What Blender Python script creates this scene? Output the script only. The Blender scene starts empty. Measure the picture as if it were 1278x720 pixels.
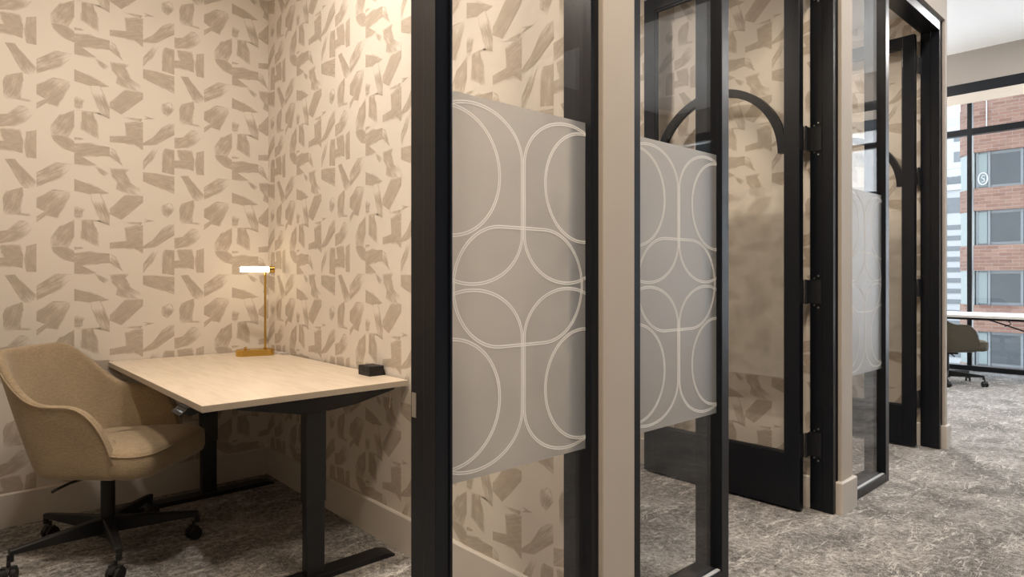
import bpy, bmesh, math, random
from mathutils import Vector, Matrix
random.seed(7)
C = bpy.context.scene.collection
PI = math.pi
sc = bpy.context.scene

# ------------------------------------------------------------------ materials
def new_mat(name):
    m = bpy.data.materials.new(name); m.use_nodes = True
    nt = m.node_tree; nt.nodes.clear()
    out = nt.nodes.new('ShaderNodeOutputMaterial')
    return m, nt, out
def N(nt, typ, **kw):
    n = nt.nodes.new(typ)
    for k, v in kw.items():
        if k.startswith('i_'):
            n.inputs[k[2:].replace('_', ' ')].default_value = v
        else: setattr(n, k, v)
    return n
def L(nt, a, b): nt.links.new(a, b)
def math_n(nt, op, a, b=None, clamp=False):
    n = nt.nodes.new('ShaderNodeMath'); n.operation = op; n.use_clamp = clamp
    for i, v in enumerate((a, b)):
        if v is None: continue
        if isinstance(v, (int, float)): n.inputs[i].default_value = v
        else: nt.links.new(v, n.inputs[i])
    return n.outputs[0]
def mixc(nt, f, a, b):
    n = nt.nodes.new('ShaderNodeMix'); n.data_type = 'RGBA'
    for sock, v in ((n.inputs[0], f), (n.inputs[6], a), (n.inputs[7], b)):
        if isinstance(v, (int, float)): sock.default_value = v
        elif isinstance(v, tuple): sock.default_value = (*v[:3], 1)
        else: nt.links.new(v, sock)
    return n.outputs[2]
def noise(nt, scale, detail=3, rough=.55, vec=None, dist=0):
    n = nt.nodes.new('ShaderNodeTexNoise')
    n.inputs['Scale'].default_value = scale; n.inputs['Detail'].default_value = detail
    n.inputs['Roughness'].default_value = rough; n.inputs['Distortion'].default_value = dist
    if vec is not None: nt.links.new(vec, n.inputs['Vector'])
    return n.outputs['Fac']
def objco(nt, scale=(1, 1, 1), rot=(0, 0, 0), which='Object'):
    t = nt.nodes.new('ShaderNodeTexCoord'); mp = nt.nodes.new('ShaderNodeMapping')
    mp.inputs['Scale'].default_value = scale; mp.inputs['Rotation'].default_value = rot
    nt.links.new(t.outputs[which], mp.inputs['Vector']); return mp.outputs[0]
def ramp(nt, f, stops):
    r = nt.nodes.new('ShaderNodeValToRGB'); nt.links.new(f, r.inputs[0])
    e = r.color_ramp.elements
    while len(e) < len(stops): e.new(.5)
    for i, (p, c) in enumerate(stops):
        e[i].position = p; e[i].color = (*c, 1) if isinstance(c, tuple) else (c, c, c, 1)
    return r.outputs[0]
def bump(nt, h, strength=.2, dist=.001):
    b = nt.nodes.new('ShaderNodeBump'); b.inputs['Strength'].default_value = strength
    b.inputs['Distance'].default_value = dist; nt.links.new(h, b.inputs['Height']); return b.outputs[0]
def pbr(name, col, rough=.5, metal=0, var=0.06, vscale=6, bstr=0, bscale=200, spec=.5, stretch=(1, 1, 1), coat=0):
    m, nt, out = new_mat(name)
    p = N(nt, 'ShaderNodeBsdfPrincipled'); L(nt, p.outputs[0], out.inputs[0])
    v = objco(nt, stretch)
    f = noise(nt, vscale, 4, .6, v)
    lo = tuple(c * (1 - var) for c in col); hi = tuple(min(1, c * (1 + var)) for c in col)
    L(nt, mixc(nt, f, lo, hi), p.inputs['Base Color'])
    p.inputs['Roughness'].default_value = rough; p.inputs['Metallic'].default_value = metal
    p.inputs['Specular IOR Level'].default_value = spec
    p.inputs['Coat Weight'].default_value = coat
    if bstr: L(nt, bump(nt, noise(nt, bscale, 3, .6, v), bstr), p.inputs['Normal'])
    return m
PAPER = (.66, .60, .52); STROKE = (.425, .36, .288)
M = {}
M['paint'] = pbr('beige_paint', (.49, .43, .365), .7, var=.02, bstr=.08, bscale=500)
M['trim_paint'] = pbr('greige_trim_paint', (.60, .55, .49), .45, var=.02)
M['white_ceiling'] = pbr('white_ceiling', (.84, .84, .83), .9, var=.02, vscale=3)
M['dark_ceiling'] = pbr('dark_exposed_ceiling', (.07, .07, .072), .9, var=.05)
M['dark_wall'] = pbr('dark_grey_paint', (.10, .10, .105), .8, var=.02)
M['dark_soffit'] = pbr('soffit_paint', (.33, .30, .27), .8, var=.02)
M['black'] = pbr('black_powder_coated_metal', (.0040, .0055, .0090), .28, var=.25, vscale=30, bstr=.04, bscale=900, spec=.34)
M['black_desk'] = pbr('black_steel', (.0065, .0072, .0095), .40, var=.2, vscale=20)
M['hinge'] = pbr('dark_hinge_metal', (.035, .037, .042), .35, metal=.6, var=.2, vscale=40)
M['steel'] = pbr('satin_steel', (.62, .60, .58), .3, metal=1, var=.05)
M['plastic'] = pbr('black_plastic', (.012, .012, .013), .5, var=.2, vscale=60, spec=.3)
M['brass'] = pbr('brushed_brass', (.62, .40, .10), .27, metal=1, var=.08, vscale=30, stretch=(1, 1, 30))
M['desk_white'] = pbr('white_desk', (.8, .79, .77), .4, var=.02)
M['sill_glint'] = pbr('grey_sill_glint', (.42, .44, .48), .6)  # pale tone painting the window's reflection on the sidelight sills
M['cord_white'] = pbr('white_cord', (.75, .72, .68), .5)
M['copper'] = pbr('pale_cord', (.6, .5, .38), .5)
# desk top laminate: pale wood
m, nt, out = new_mat('pale_maple_laminate'); M['desk'] = m
p = N(nt, 'ShaderNodeBsdfPrincipled'); L(nt, p.outputs[0], out.inputs[0])
v = objco(nt, (9, 1.1, 9)); f = noise(nt, 4, 5, .6, v, .4)
L(nt, ramp(nt, f, [(.3, (.57, .475, .37)), (.55, (.66, .56, .445)), (.75, (.70, .605, .49))]), p.inputs['Base Color'])
p.inputs['Roughness'].default_value = .38
M['desk_edge'] = pbr('desk_edge_band', (.43, .37, .30), .5, var=.05)
# fabric
def fabric(name, a, b):
    m, nt, out = new_mat(name)
    p = N(nt, 'ShaderNodeBsdfPrincipled'); L(nt, p.outputs[0], out.inputs[0])
    v = objco(nt)
    f1 = noise(nt, 420, 2, .7, v); f2 = noise(nt, 60, 3, .6, objco(nt, (1, 1, 4))); f3 = noise(nt, 9, 2, .5, v)
    s = math_n(nt, 'ADD', math_n(nt, 'MULTIPLY', f1, .55), math_n(nt, 'ADD', math_n(nt, 'MULTIPLY', f2, .3), math_n(nt, 'MULTIPLY', f3, .15)))
    L(nt, ramp(nt, s, [(.36, a), (.62, b)]), p.inputs['Base Color'])
    p.inputs['Roughness'].default_value = .9; p.inputs['Sheen Weight'].default_value = .25
    p.inputs['Specular IOR Level'].default_value = .2
    L(nt, bump(nt, f1, .35, .0015), p.inputs['Normal'])
    return m
M['fabric'] = fabric('tan_woven_fabric', (.205, .152, .092), (.365, .280, .178))
M['fabric_olive_backlit'] = fabric('olive_fabric_backlit', (.045, .038, .024), (.085, .074, .05))  # olive tone darkened further, backlight shade put into the colour
# wallpaper
m, nt, out = new_mat('wallpaper_ground'); M['paper'] = m
p = N(nt, 'ShaderNodeBsdfPrincipled'); L(nt, p.outputs[0], out.inputs[0])
p.inputs['Base Color'].default_value = (*PAPER, 1); p.inputs['Roughness'].default_value = .75
L(nt, bump(nt, noise(nt, 700, 2, .6, objco(nt)), .12, .0006), p.inputs['Normal'])
m, nt, out = new_mat('wallpaper_brush_stroke'); M['stroke'] = m
p = N(nt, 'ShaderNodeBsdfPrincipled'); L(nt, p.outputs[0], out.inputs[0]); p.inputs['Roughness'].default_value = .75
uv = N(nt, 'ShaderNodeUVMap', uv_map='UVMap').outputs[0]
sep = N(nt, 'ShaderNodeSeparateXYZ'); L(nt, uv, sep.inputs[0])
at = N(nt, 'ShaderNodeAttribute', attribute_name='dry').outputs['Fac']
mp = N(nt, 'ShaderNodeMapping'); mp.inputs['Scale'].default_value = (2.2, 150, 1); L(nt, uv, mp.inputs[0])
st = noise(nt, 1, 4, .7, mp.outputs[0], .2)
mp2 = N(nt, 'ShaderNodeMapping'); mp2.inputs['Scale'].default_value = (3, 28, 1); L(nt, uv, mp2.inputs[0])
st2 = noise(nt, 1, 3, .6, mp2.outputs[0], .3)
stk = math_n(nt, 'ADD', math_n(nt, 'MULTIPLY', st, .5), math_n(nt, 'MULTIPLY', st2, .5))
u = math_n(nt, 'FRACT', sep.outputs[0])
end = math_n(nt, 'MAXIMUM', math_n(nt, 'MULTIPLY', math_n(nt, 'SUBTRACT', u, .62), 2.2), math_n(nt, 'MULTIPLY', math_n(nt, 'SUBTRACT', .12, u), 2.5))
end = math_n(nt, 'MAXIMUM', end, 0)
thr = math_n(nt, 'ADD', math_n(nt, 'MULTIPLY', end, at), math_n(nt, 'MULTIPLY', at, .26))
cov = math_n(nt, 'SUBTRACT', math_n(nt, 'ADD', stk, .22), thr)
cov = math_n(nt, 'MULTIPLY', math_n(nt, 'SUBTRACT', cov, .30), 3.2, clamp=True)
shade = mixc(nt, math_n(nt, 'MULTIPLY', math_n(nt, 'SUBTRACT', stk, .36), 3.6, clamp=True), tuple(c * 1.16 for c in STROKE), tuple(c * .92 for c in STROKE))
L(nt, mixc(nt, cov, PAPER, shade), p.inputs['Base Color'])
# carpet
m, nt, out = new_mat('mottled_carpet'); M['carpet'] = m
p = N(nt, 'ShaderNodeBsdfPrincipled'); L(nt, p.outputs[0], out.inputs[0])
p.inputs['Roughness'].default_value = .95; p.inputs['Specular IOR Level'].default_value = .15
v = objco(nt)
big = noise(nt, 3.5, 4, .6, v, .6); fine = noise(nt, 230, 2, .8, v); med = noise(nt, 48, 4, .8, objco(nt, (1, .75, 1), (0, 0, .6)), .35)
s = math_n(nt, 'ADD', math_n(nt, 'MULTIPLY', big, .20), math_n(nt, 'ADD', math_n(nt, 'MULTIPLY', fine, .44), math_n(nt, 'MULTIPLY', med, .36)))
base = ramp(nt, s, [(.40, (.036, .034, .032)), (.49, (.178, .168, .158)), (.58, (.47, .445, .42))])
def vein(sc_, rot, stretch, width, seed):
    t = nt.nodes.new('ShaderNodeTexCoord'); mpv = nt.nodes.new('ShaderNodeMapping')
    mpv.inputs['Scale'].default_value = stretch; mpv.inputs['Rotation'].default_value = (0, 0, rot); mpv.inputs['Location'].default_value = (seed, seed * 1.7, 0)
    L(nt, t.outputs['Object'], mpv.inputs[0])
    n1 = noise(nt, sc_, 4, .62, mpv.outputs[0], .7)
    r = math_n(nt, 'ABSOLUTE', math_n(nt, 'SUBTRACT', n1, .5))
    r = math_n(nt, 'SUBTRACT', 1, math_n(nt, 'DIVIDE', r, width), clamp=True)
    g = noise(nt, sc_ * 1.3, 2, .5, mpv.outputs[0])
    return math_n(nt, 'MULTIPLY', r, math_n(nt, 'MULTIPLY', math_n(nt, 'SUBTRACT', g, .47), 7, clamp=True))
v1 = vein(3.2, .5, (1, 3.2, 1), .020, 3.1); v2 = vein(4.0, -.9, (1, 3.5, 1), .018, 8.4); v3 = vein(6, 1.5, (1, 2.2, 1), .022, 1.2)
vv = math_n(nt, 'MAXIMUM', v1, math_n(nt, 'MAXIMUM', v2, math_n(nt, 'MULTIPLY', v3, .0)))
vv = math_n(nt, 'MULTIPLY', vv, math_n(nt, 'ADD', math_n(nt, 'MULTIPLY', fine, .95), .1), clamp=True)
L(nt, mixc(nt, vv, base, (.80, .77, .72)), p.inputs['Base Color'])
L(nt, bump(nt, s, .5, .004), p.inputs['Normal'])
# glass (thin architectural pane)
def pane_mat(name, tint=(.985, .985, .982), r0=.035):
    m, nt, out = new_mat(name)
    tr = N(nt, 'ShaderNodeBsdfTransparent'); tr.inputs[0].default_value = (*tint, 1)
    gl = N(nt, 'ShaderNodeBsdfGlossy'); gl.inputs['Roughness'].default_value = 0.0
    geo = N(nt, 'ShaderNodeNewGeometry'); dot = N(nt, 'ShaderNodeVectorMath', operation='DOT_PRODUCT')
    L(nt, geo.outputs['Normal'], dot.inputs[0]); L(nt, geo.outputs['Incoming'], dot.inputs[1])
    a = math_n(nt, 'ABSOLUTE', dot.outputs['Value'])
    k = math_n(nt, 'POWER', math_n(nt, 'SUBTRACT', 1, a, clamp=True), 5)
    F = math_n(nt, 'ADD', math_n(nt, 'MULTIPLY', k, 1 - r0), r0)
    mx = N(nt, 'ShaderNodeMixShader'); L(nt, F, mx.inputs[0]); L(nt, tr.outputs[0], mx.inputs[1]); L(nt, gl.outputs[0], mx.inputs[2])
    L(nt, mx.outputs[0], out.inputs[0]); return m
M['glass'] = pane_mat('clear_glass')
M['window_glass'] = pane_mat('window_glass', (.93, .95, .95))
# frosted film
m, nt, out = new_mat('frosted_film'); M['film'] = m
rf = N(nt, 'ShaderNodeBsdfRefraction'); rf.inputs['Roughness'].default_value = .55; rf.inputs['IOR'].default_value = 1.25
rf.inputs[0].default_value = (.66, .65, .63, 1)
tl = N(nt, 'ShaderNodeBsdfTranslucent'); tl.inputs[0].default_value = (.68, .66, .64, 1)
df = N(nt, 'ShaderNodeBsdfDiffuse'); df.inputs[0].default_value = (.62, .655, .69, 1)
a1 = N(nt, 'ShaderNodeMixShader'); a1.inputs[0].default_value = .22; L(nt, rf.outputs[0], a1.inputs[1]); L(nt, tl.outputs[0], a1.inputs[2])
a2 = N(nt, 'ShaderNodeMixShader'); a2.inputs[0].default_value = .28; L(nt, a1.outputs[0], a2.inputs[1]); L(nt, df.outputs[0], a2.inputs[2])
g_ = N(nt, 'ShaderNodeBsdfGlossy'); g_.inputs['Roughness'].default_value = .38
lw_ = N(nt, 'ShaderNodeFresnel'); lw_.inputs[0].default_value = 1.95
a3 = N(nt, 'ShaderNodeMixShader'); L(nt, lw_.outputs[0], a3.inputs[0]); L(nt, a2.outputs[0], a3.inputs[1]); L(nt, g_.outputs[0], a3.inputs[2])
L(nt, a3.outputs[0], out.inputs[0])
m, nt, out = new_mat('door_frosted_film'); M['door_film'] = m
rf = N(nt, 'ShaderNodeBsdfRefraction'); rf.inputs['Roughness'].default_value = .22; rf.inputs['IOR'].default_value = 1.12
rf.inputs[0].default_value = (.99, .98, .96, 1)
tl = N(nt, 'ShaderNodeBsdfTranslucent'); tl.inputs[0].default_value = (.85, .84, .82, 1)
a1 = N(nt, 'ShaderNodeMixShader'); a1.inputs[0].default_value = .14; L(nt, rf.outputs[0], a1.inputs[1]); L(nt, tl.outputs[0], a1.inputs[2])
df = N(nt, 'ShaderNodeBsdfDiffuse'); df.inputs[0].default_value = (.84, .80, .74, 1)
a2 = N(nt, 'ShaderNodeMixShader'); a2.inputs[0].default_value = .24; L(nt, a1.outputs[0], a2.inputs[1]); L(nt, df.outputs[0], a2.inputs[2])
tp = N(nt, 'ShaderNodeBsdfTransparent'); a3 = N(nt, 'ShaderNodeMixShader'); a3.inputs[0].default_value = .12; L(nt, a2.outputs[0], a3.inputs[1]); L(nt, tp.outputs[0], a3.inputs[2])
L(nt, a3.outputs[0], out.inputs[0])
m, nt, out = new_mat('film_line_white'); M['film_line'] = m
tl = N(nt, 'ShaderNodeBsdfTranslucent'); tl.inputs[0].default_value = (.9, .9, .88, 1)
df = N(nt, 'ShaderNodeBsdfDiffuse'); df.inputs[0].default_value = (.99, .98, .96, 1)
a1 = N(nt, 'ShaderNodeMixShader'); a1.inputs[0].default_value = .88; L(nt, tl.outputs[0], a1.inputs[1]); L(nt, df.outputs[0], a1.inputs[2])
L(nt, a1.outputs[0], out.inputs[0])
def emit(name, col, s):
    m, nt, out = new_mat(name); e = N(nt, 'ShaderNodeEmission'); e.inputs[0].default_value = (*col, 1); e.inputs[1].default_value = s
    L(nt, e.outputs[0], out.inputs[0]); return m
M['tube'] = emit('glowing_tube', (1, .80, .55), 14)
M['led'] = emit('lit_keys', (1, 1, 1), .45)
M['lamp_panel'] = emit('lit_ceiling_panel', (1, .93, .84), 5)
M['downlight'] = emit('lit_downlight', (1, .80, .58), 20)

# ------------------------------------------------------------------ mesh helpers
def obj(name, bm, mats, parent=None, smooth=False, bevel=0, sub=0, recalc=True):
    me = bpy.data.meshes.new(name)
    if recalc: bmesh.ops.recalc_face_normals(bm, faces=bm.faces)
    bm.to_mesh(me); bm.free()
    if not isinstance(mats, (list, tuple)): mats = [mats]
    for mm in mats: me.materials.append(mm)
    if smooth:
        for pgn in me.polygons: pgn.use_smooth = True
    o = bpy.data.objects.new(name, me); C.objects.link(o)
    if parent is not None: o.parent = parent
    if bevel:
        b = o.modifiers.new('bevel', 'BEVEL'); b.width = bevel; b.segments = 2; b.limit_method = 'ANGLE'; b.angle_limit = .7
    if sub:
        s_ = o.modifiers.new('sub', 'SUBSURF'); s_.levels = sub; s_.render_levels = sub
    return o
def bx(bm, x0, x1, y0, y1, z0, z1, mi=0, side_mi=None):
    vs = [bm.verts.new((x, y, z)) for x in (x0, x1) for y in (y0, y1) for z in (z0, z1)]
    q = {'-x': (0, 1, 3, 2), '+x': (4, 6, 7, 5), '-y': (0, 4, 5, 1), '+y': (2, 3, 7, 6), '-z': (0, 2, 6, 4), '+z': (1, 5, 7, 3)}
    for k, f in q.items():
        fc = bm.faces.new([vs[i] for i in f]); fc.material_index = (side_mi or {}).get(k, mi)
    return vs
def box(name, dims, mat, parent=None, bevel=0, **kw):
    bm = bmesh.new(); bx(bm, *dims); return obj(name, bm, mat, parent, bevel=bevel, **kw)
def cyl(bm, p0, p1, r0, r1=None, n=20, caps=True):
    r1 = r0 if r1 is None else r1
    p0, p1 = Vector(p0), Vector(p1); d = (p1 - p0).normalized()
    a = d.orthogonal().normalized(); b = d.cross(a)
    A = [bm.verts.new(p0 + (a * math.cos(t) + b * math.sin(t)) * r0) for t in (2 * PI * i / n for i in range(n))]
    B = [bm.verts.new(p1 + (a * math.cos(t) + b * math.sin(t)) * r1) for t in (2 * PI * i / n for i in range(n))]
    for i in range(n): bm.faces.new((A[i], A[(i + 1) % n], B[(i + 1) % n], B[i]))
    if caps: bm.faces.new(A[::-1]); bm.faces.new(B)
def tube(bm, pts, r, n=8, closed=False):
    pts = [Vector(p) for p in pts]; rings = []
    up = Vector((0, 0, 1)); prev = None
    for i, p in enumerate(pts):
        if closed: d = (pts[(i + 1) % len(pts)] - pts[i - 1]).normalized()
        else: d = (pts[min(i + 1, len(pts) - 1)] - pts[max(i - 1, 0)]).normalized()
        a = (prev - d * prev.dot(d)) if prev is not None else d.orthogonal()
        a.normalize(); prev = a; b = d.cross(a)
        rings.append([bm.verts.new(p + (a * math.cos(t) + b * math.sin(t)) * r) for t in (2 * PI * k / n for k in range(n))])
    m_ = len(rings)
    for i in range(m_ if closed else m_ - 1):
        A, B = rings[i], rings[(i + 1) % m_]
        for k in range(n): bm.faces.new((A[k], A[(k + 1) % n], B[(k + 1) % n], B[k]))
    if not closed: bm.faces.new(rings[0][::-1]); bm.faces.new(rings[-1])
def prism(bm, pts, z0, z1):
    A = [bm.verts.new((x, y, z0)) for x, y in pts]; B = [bm.verts.new((x, y, z1)) for x, y in pts]
    n = len(pts); bm.faces.new(A[::-1]); bm.faces.new(B)
    for i in range(n): bm.faces.new((A[i], A[(i + 1) % n], B[(i + 1) % n], B[i]))
def prism_x(bm, pts, x0, x1):  # outline in (y, z)
    A = [bm.verts.new((x0, y, z)) for y, z in pts]; B = [bm.verts.new((x1, y, z)) for y, z in pts]
    n = len(pts); bm.faces.new(A); bm.faces.new(B[::-1])
    for i in range(n): bm.faces.new((A[i], B[i], B[(i + 1) % n], A[(i + 1) % n]))
def prism_y(bm, pts, y0, y1):  # outline in (x, z)
    A = [bm.verts.new((x, y0, z)) for x, z in pts]; B = [bm.verts.new((x, y1, z)) for x, z in pts]
    n = len(pts); bm.faces.new(A[::-1]); bm.faces.new(B)
    for i in range(n): bm.faces.new((A[i], A[(i + 1) % n], B[(i + 1) % n], B[i]))
def tag(o, label, cat, group=None):
    o['label'] = label; o['category'] = cat
    if group: o['group'] = group
    return o
def struct(o, label=None, cat=None):
    o['kind'] = 'structure'
    if label: o['label'] = label; o['category'] = cat
    return o
def empty(name, loc=(0, 0, 0), rz=0):
    o = bpy.data.objects.new(name, None); C.objects.link(o); o.location = loc; o.rotation_euler = (0, 0, rz)
    o.empty_display_size = .1; return o
def copy_tree(o, parent=None):
    c = o.copy(); C.objects.link(c)
    if parent is not None: c.parent = parent
    for ch in list(o.children): copy_tree(ch, c)
    return c
SKY = 5.0; EXPOSURE = 0.12
P_ROOM1 = 41; P_ROOM2 = 26; P_ROOM3 = 32; P_COR = 58; P_TUBE = .4; P_UP = 170
STROKES=[
 ([(0.0,0.295),(0.0463,0.302),(0.0856,0.347),(0.1147,0.344),(0.1349,0.317),(0.1047,0.278),(0.0654,0.25),(0.0,0.235)],0.35),
 ([(0.0121,0.227),(0.0856,0.231),(0.1017,0.187),(0.0997,0.123),(0.0604,0.132),(0.0,0.133),(0.0,0.17),(0.0312,0.173)],0.1),
 ([(0.1127,0.229),(0.153,0.243),(0.153,0.105),(0.1147,0.105),(0.1097,0.168)],0.1),
 ([(0.0312,0.089),(0.0705,0.093),(0.0906,0.063),(0.153,-0.006),(0.1349,-0.04),(0.0997,-0.036)],0.3),
 ([(0.0413,0.488),(0.0997,0.513),(0.1027,0.473),(0.0906,0.444),(0.0906,0.388),(0.0312,0.377),(0.0312,0.455)],0.3),
 ([(0.0554,0.381),(0.1047,0.386),(0.153,0.388),(0.153,0.373)],0.6),
 ([(0.153,0.461),(0.2164,0.506),(0.2879,0.506),(0.2798,0.471),(0.2355,0.373),(0.1913,0.381),(0.153,0.346),(0.153,0.375),(0.1862,0.401),(0.153,0.418)],0.3),
 ([(0.306,0.368),(0.306,0.283),(0.2798,0.232),(0.2114,0.231),(0.2164,0.278),(0.2476,0.329)],0.3),
 ([(0.2114,0.228),(0.2688,0.23),(0.306,0.211),(0.306,0.154),(0.2688,0.164),(0.2325,0.195)],0.1),
 ([(0.153,0.038),(0.2275,0.09),(0.306,0.092),(0.2476,0.024),(0.153,-0.035)],0.5),
 ([(0.306,0.198),(0.377,0.206),(0.459,0.202),(0.459,0.153),(0.377,0.148),(0.337,0.139),(0.402,0.101),(0.306,0.096)],0.1),
 ([(0.394,0.099),(0.459,0.065),(0.459,0.031),(0.418,0.066)],0.7),
 ([(0.306,0.573),(0.377,0.55),(0.459,0.513),(0.377,0.502),(0.306,0.512)],0.1),
 ([(0.379,0.504),(0.414,0.509),(0.435,0.455),(0.459,0.41),(0.459,0.347),(0.418,0.365),(0.402,0.42),(0.381,0.474)],0.7),
 ([(0.306,0.431),(0.329,0.449),(0.345,0.419),(0.337,0.389),(0.317,0.376),(0.306,0.388)],0.6),
 ([(0.337,0.365),(0.385,0.371),(0.402,0.304),(0.408,0.237),(0.377,0.257),(0.337,0.279)],0.25),
 ([(0.306,0.369),(0.459,0.362),(0.459,0.347),(0.402,0.367)],0.5),
 ([(0.306,0.231),(0.353,0.229),(0.306,0.217)],0.5),
 ([(0.459,0.259),(0.538,0.271),(0.5289,0.334),(0.612,0.358),(0.612,0.288),(0.612,0.271),(0.612,0.21),(0.5694,0.234),(0.459,0.227)],0.15),
 ([(0.459,0.197),(0.4853,0.179),(0.5208,0.108),(0.4772,0.143),(0.459,0.153)],0.6),
 ([(0.459,0.095),(0.4772,0.089),(0.5451,0.092),(0.5289,0.076),(0.5512,0.026),(0.612,-0.008),(0.5998,-0.035),(0.538,-0.032),(0.4904,-0.007),(0.4985,0.025),(0.4732,0.049)],0.4),
 ([(0.459,0.435),(0.5289,0.508),(0.612,0.513),(0.612,0.478),(0.5117,0.379),(0.459,0.406)],0.1),
 ([(0.5208,0.367),(0.612,0.373),(0.5998,0.355)],0.6),
 ([(0.765,0.372),(0.765,0.31),(0.6807,0.252),(0.612,0.231),(0.612,0.246),(0.663,0.283),(0.7081,0.346),(0.7405,0.367)],0.3),
 ([(0.612,0.15),(0.6669,0.233),(0.6856,0.23),(0.6542,0.164),(0.612,0.1)],0.6),
 ([(0.7169,0.23),(0.765,0.227),(0.765,0.09),(0.7032,0.099),(0.7081,0.192)],0.15),
 ([(0.612,0.089),(0.765,0.081),(0.765,-0.017),(0.6718,0.025),(0.612,0.039)],0.2),
 ([(0.7081,0.466),(0.7444,0.483),(0.765,0.45),(0.7307,0.403),(0.7032,0.424)],0.6),
 ([(0.612,0.388),(0.6718,0.383),(0.612,0.373)],0.5),
]
W_, H_ = .153, .551
def clip(poly, axis, val, keep_less):
    out = []; n = len(poly)
    for i in range(n):
        a, b = poly[i], poly[(i + 1) % n]
        ia = (a[axis] <= val) == keep_less or a[axis] == val; ib = (b[axis] <= val) == keep_less or b[axis] == val
        if ia: out.append(a)
        if ia != ib and a[axis] != b[axis]:
            t = (val - a[axis]) / (b[axis] - a[axis])
            out.append(tuple(a[k] + (b[k] - a[k]) * t for k in range(2)))
    return out
STROKES2 = []
for _p, _d in STROKES:      # a thin wispy fringe around every stroke, kept inside its own strip
    _mx = sum(a for a, b in _p) / len(_p); _my = sum(b for a, b in _p) / len(_p)
    _k = math.floor(_mx / W_ + 1e-6)
    _q = []
    for a, b in _p:
        r_ = math.hypot(a - _mx, b - _my) or 1; g_ = 1 + .007 / r_
        _q.append((min(max(_mx + (a - _mx) * g_, _k * W_), (_k + 1) * W_), _my + (b - _my) * g_))
    STROKES2.append((_q, .95))
STROKES2 += STROKES
def paper_strokes(bm, fn, u0, u1, v0, v1, mi=1):
    """lays the repeating brush-stroke pattern on a wall; fn(u, v) gives the 3D point"""
    uvl = bm.loops.layers.uv.get('UVMap') or bm.loops.layers.uv.new('UVMap')
    dl = bm.faces.layers.float.get('dry') or bm.faces.layers.float.new('dry')
    P5 = 5 * W_
    for ku in range(math.floor(u0 / P5) - 1, math.ceil(u1 / P5) + 1):
        for kv in range(math.floor(v0 / H_) - 1, math.ceil(v1 / H_) + 1):
            for si, (pts, dry) in enumerate(STROKES2):
                q = [(a + ku * P5, b + kv * H_) for a, b in pts]
                mx = sum(a for a, b in q) / len(q); my = sum(b for a, b in q) / len(q)
                sxx = sum((a - mx) ** 2 for a, b in q); syy = sum((b - my) ** 2 for a, b in q); sxy = sum((a - mx) * (b - my) for a, b in q)
                th = .5 * math.atan2(2 * sxy, sxx - syy) + (PI if si % 3 == 0 else 0)
                ca, sa = math.cos(th), math.sin(th)
                us = [(a - mx) * ca + (b - my) * sa for a, b in q]; lo, hi = min(us), max(us)
                c = q
                for ax, val, kl in ((0, u0, False), (0, u1, True), (1, v0, False), (1, v1, True)):
                    if c: c = clip(c, ax, val, kl)
                cc = []
                for pnt in c:
                    if not cc or (abs(pnt[0] - cc[-1][0]) + abs(pnt[1] - cc[-1][1])) > 1e-5: cc.append(pnt)
                if len(cc) > 1 and abs(cc[0][0] - cc[-1][0]) + abs(cc[0][1] - cc[-1][1]) < 1e-5: cc.pop()
                if len(cc) < 3: continue
                f = bm.faces.new([bm.verts.new(fn(a, b, si * .00001)) for a, b in cc]); f.material_index = mi; f[dl] = dry
                for lp, (a, b) in zip(f.loops, cc):
                    uu = ((a - mx) * ca + (b - my) * sa - lo) / (hi - lo) * .98 + .01
                    vv = -(a - mx) * sa + (b - my) * ca
                    lp[uvl].uv = (uu + si * 3, vv + si * 1.37)

# ------------------------------------------------------------------ the setting
YF, YG, YB = 1.284, 1.309, 1.40          # frame front, glass, frame back
YW = 1.265                               # wall face
YBACK = 3.856
ZH, ZT = 2.881, 2.959                    # door head underside / frame top
ZC = 4.06
XWIN = 9.79
struct(box('floor', (-4.2, 10.0, -4.2, 7.2, -.12, 0), M['carpet']), 'mottled grey brown carpet with pale veins across rooms and corridor', 'floor')
struct(box('ceiling', (6.0, 10.0, -4.2, 7.2, ZC, ZC + .15), M['white_ceiling']), 'white ceiling over the open area by the window', 'ceiling')
struct(box('ceiling', (-4.2, 6.0, -4.2, 7.2, ZC, ZC + .15), M['dark_ceiling']), 'dark ceiling over the corridor', 'ceiling')
# outer walls
struct(box('wall_opposite', (-4.2, 9.95, -4.2, -4.0, 0, ZC), M['dark_wall']))
struct(box('wall_far_left', (-4.2, -4.0, -4.0, 7.0, 0, ZC), M['paint']))
struct(box('wall_rear', (-4.2, 9.95, 7.0, 7.2, 0, ZC), M['paint']))
# back wall of the rooms, papered on the room side
def papered(name, dims, face, rects, label):
    bm = bmesh.new(); bx(bm, *dims, mi=0)
    bm.loops.layers.uv.new('UVMap'); bm.faces.layers.float.new('dry')
    for (fn, u0, u1, v0, v1) in rects: paper_strokes(bm, fn, u0, u1, v0, v1, 2)
    for f in bm.faces:
        if f.material_index == 0:
            n = f.normal
            f.normal_update(); n = f.normal
            c_ = f.calc_center_median()
            if face(c_, dims): f.material_index = 1
    return struct(obj(name, bm, [M['paint'], M['paper'], M['stroke']], recalc=False), label, 'wall')
e_ = .0003
papered('wall_back', (-.30, 5.25, YBACK, YBACK + .12, 0, ZC), lambda c, d: abs(c.y - d[2]) < 1e-4,
        [(lambda u, v, s: (.228 + u, YBACK - e_ - s, v), -.228 - .14, 1.512 - .228, .157, 3.05),
         (lambda u, v, s: (.228 + u, YBACK - e_ - s, v), 1.683 - .228, 3.36 - .228, .157, 3.05),
         (lambda u, v, s: (.228 + u, YBACK - e_ - s, v), 3.53 - .228, 5.165 - .228, .157, 3.05)],
        'brush-stroke patterned wallpaper wall across the back of the rooms')
UE = 4 * W_ + 1.616
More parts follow.
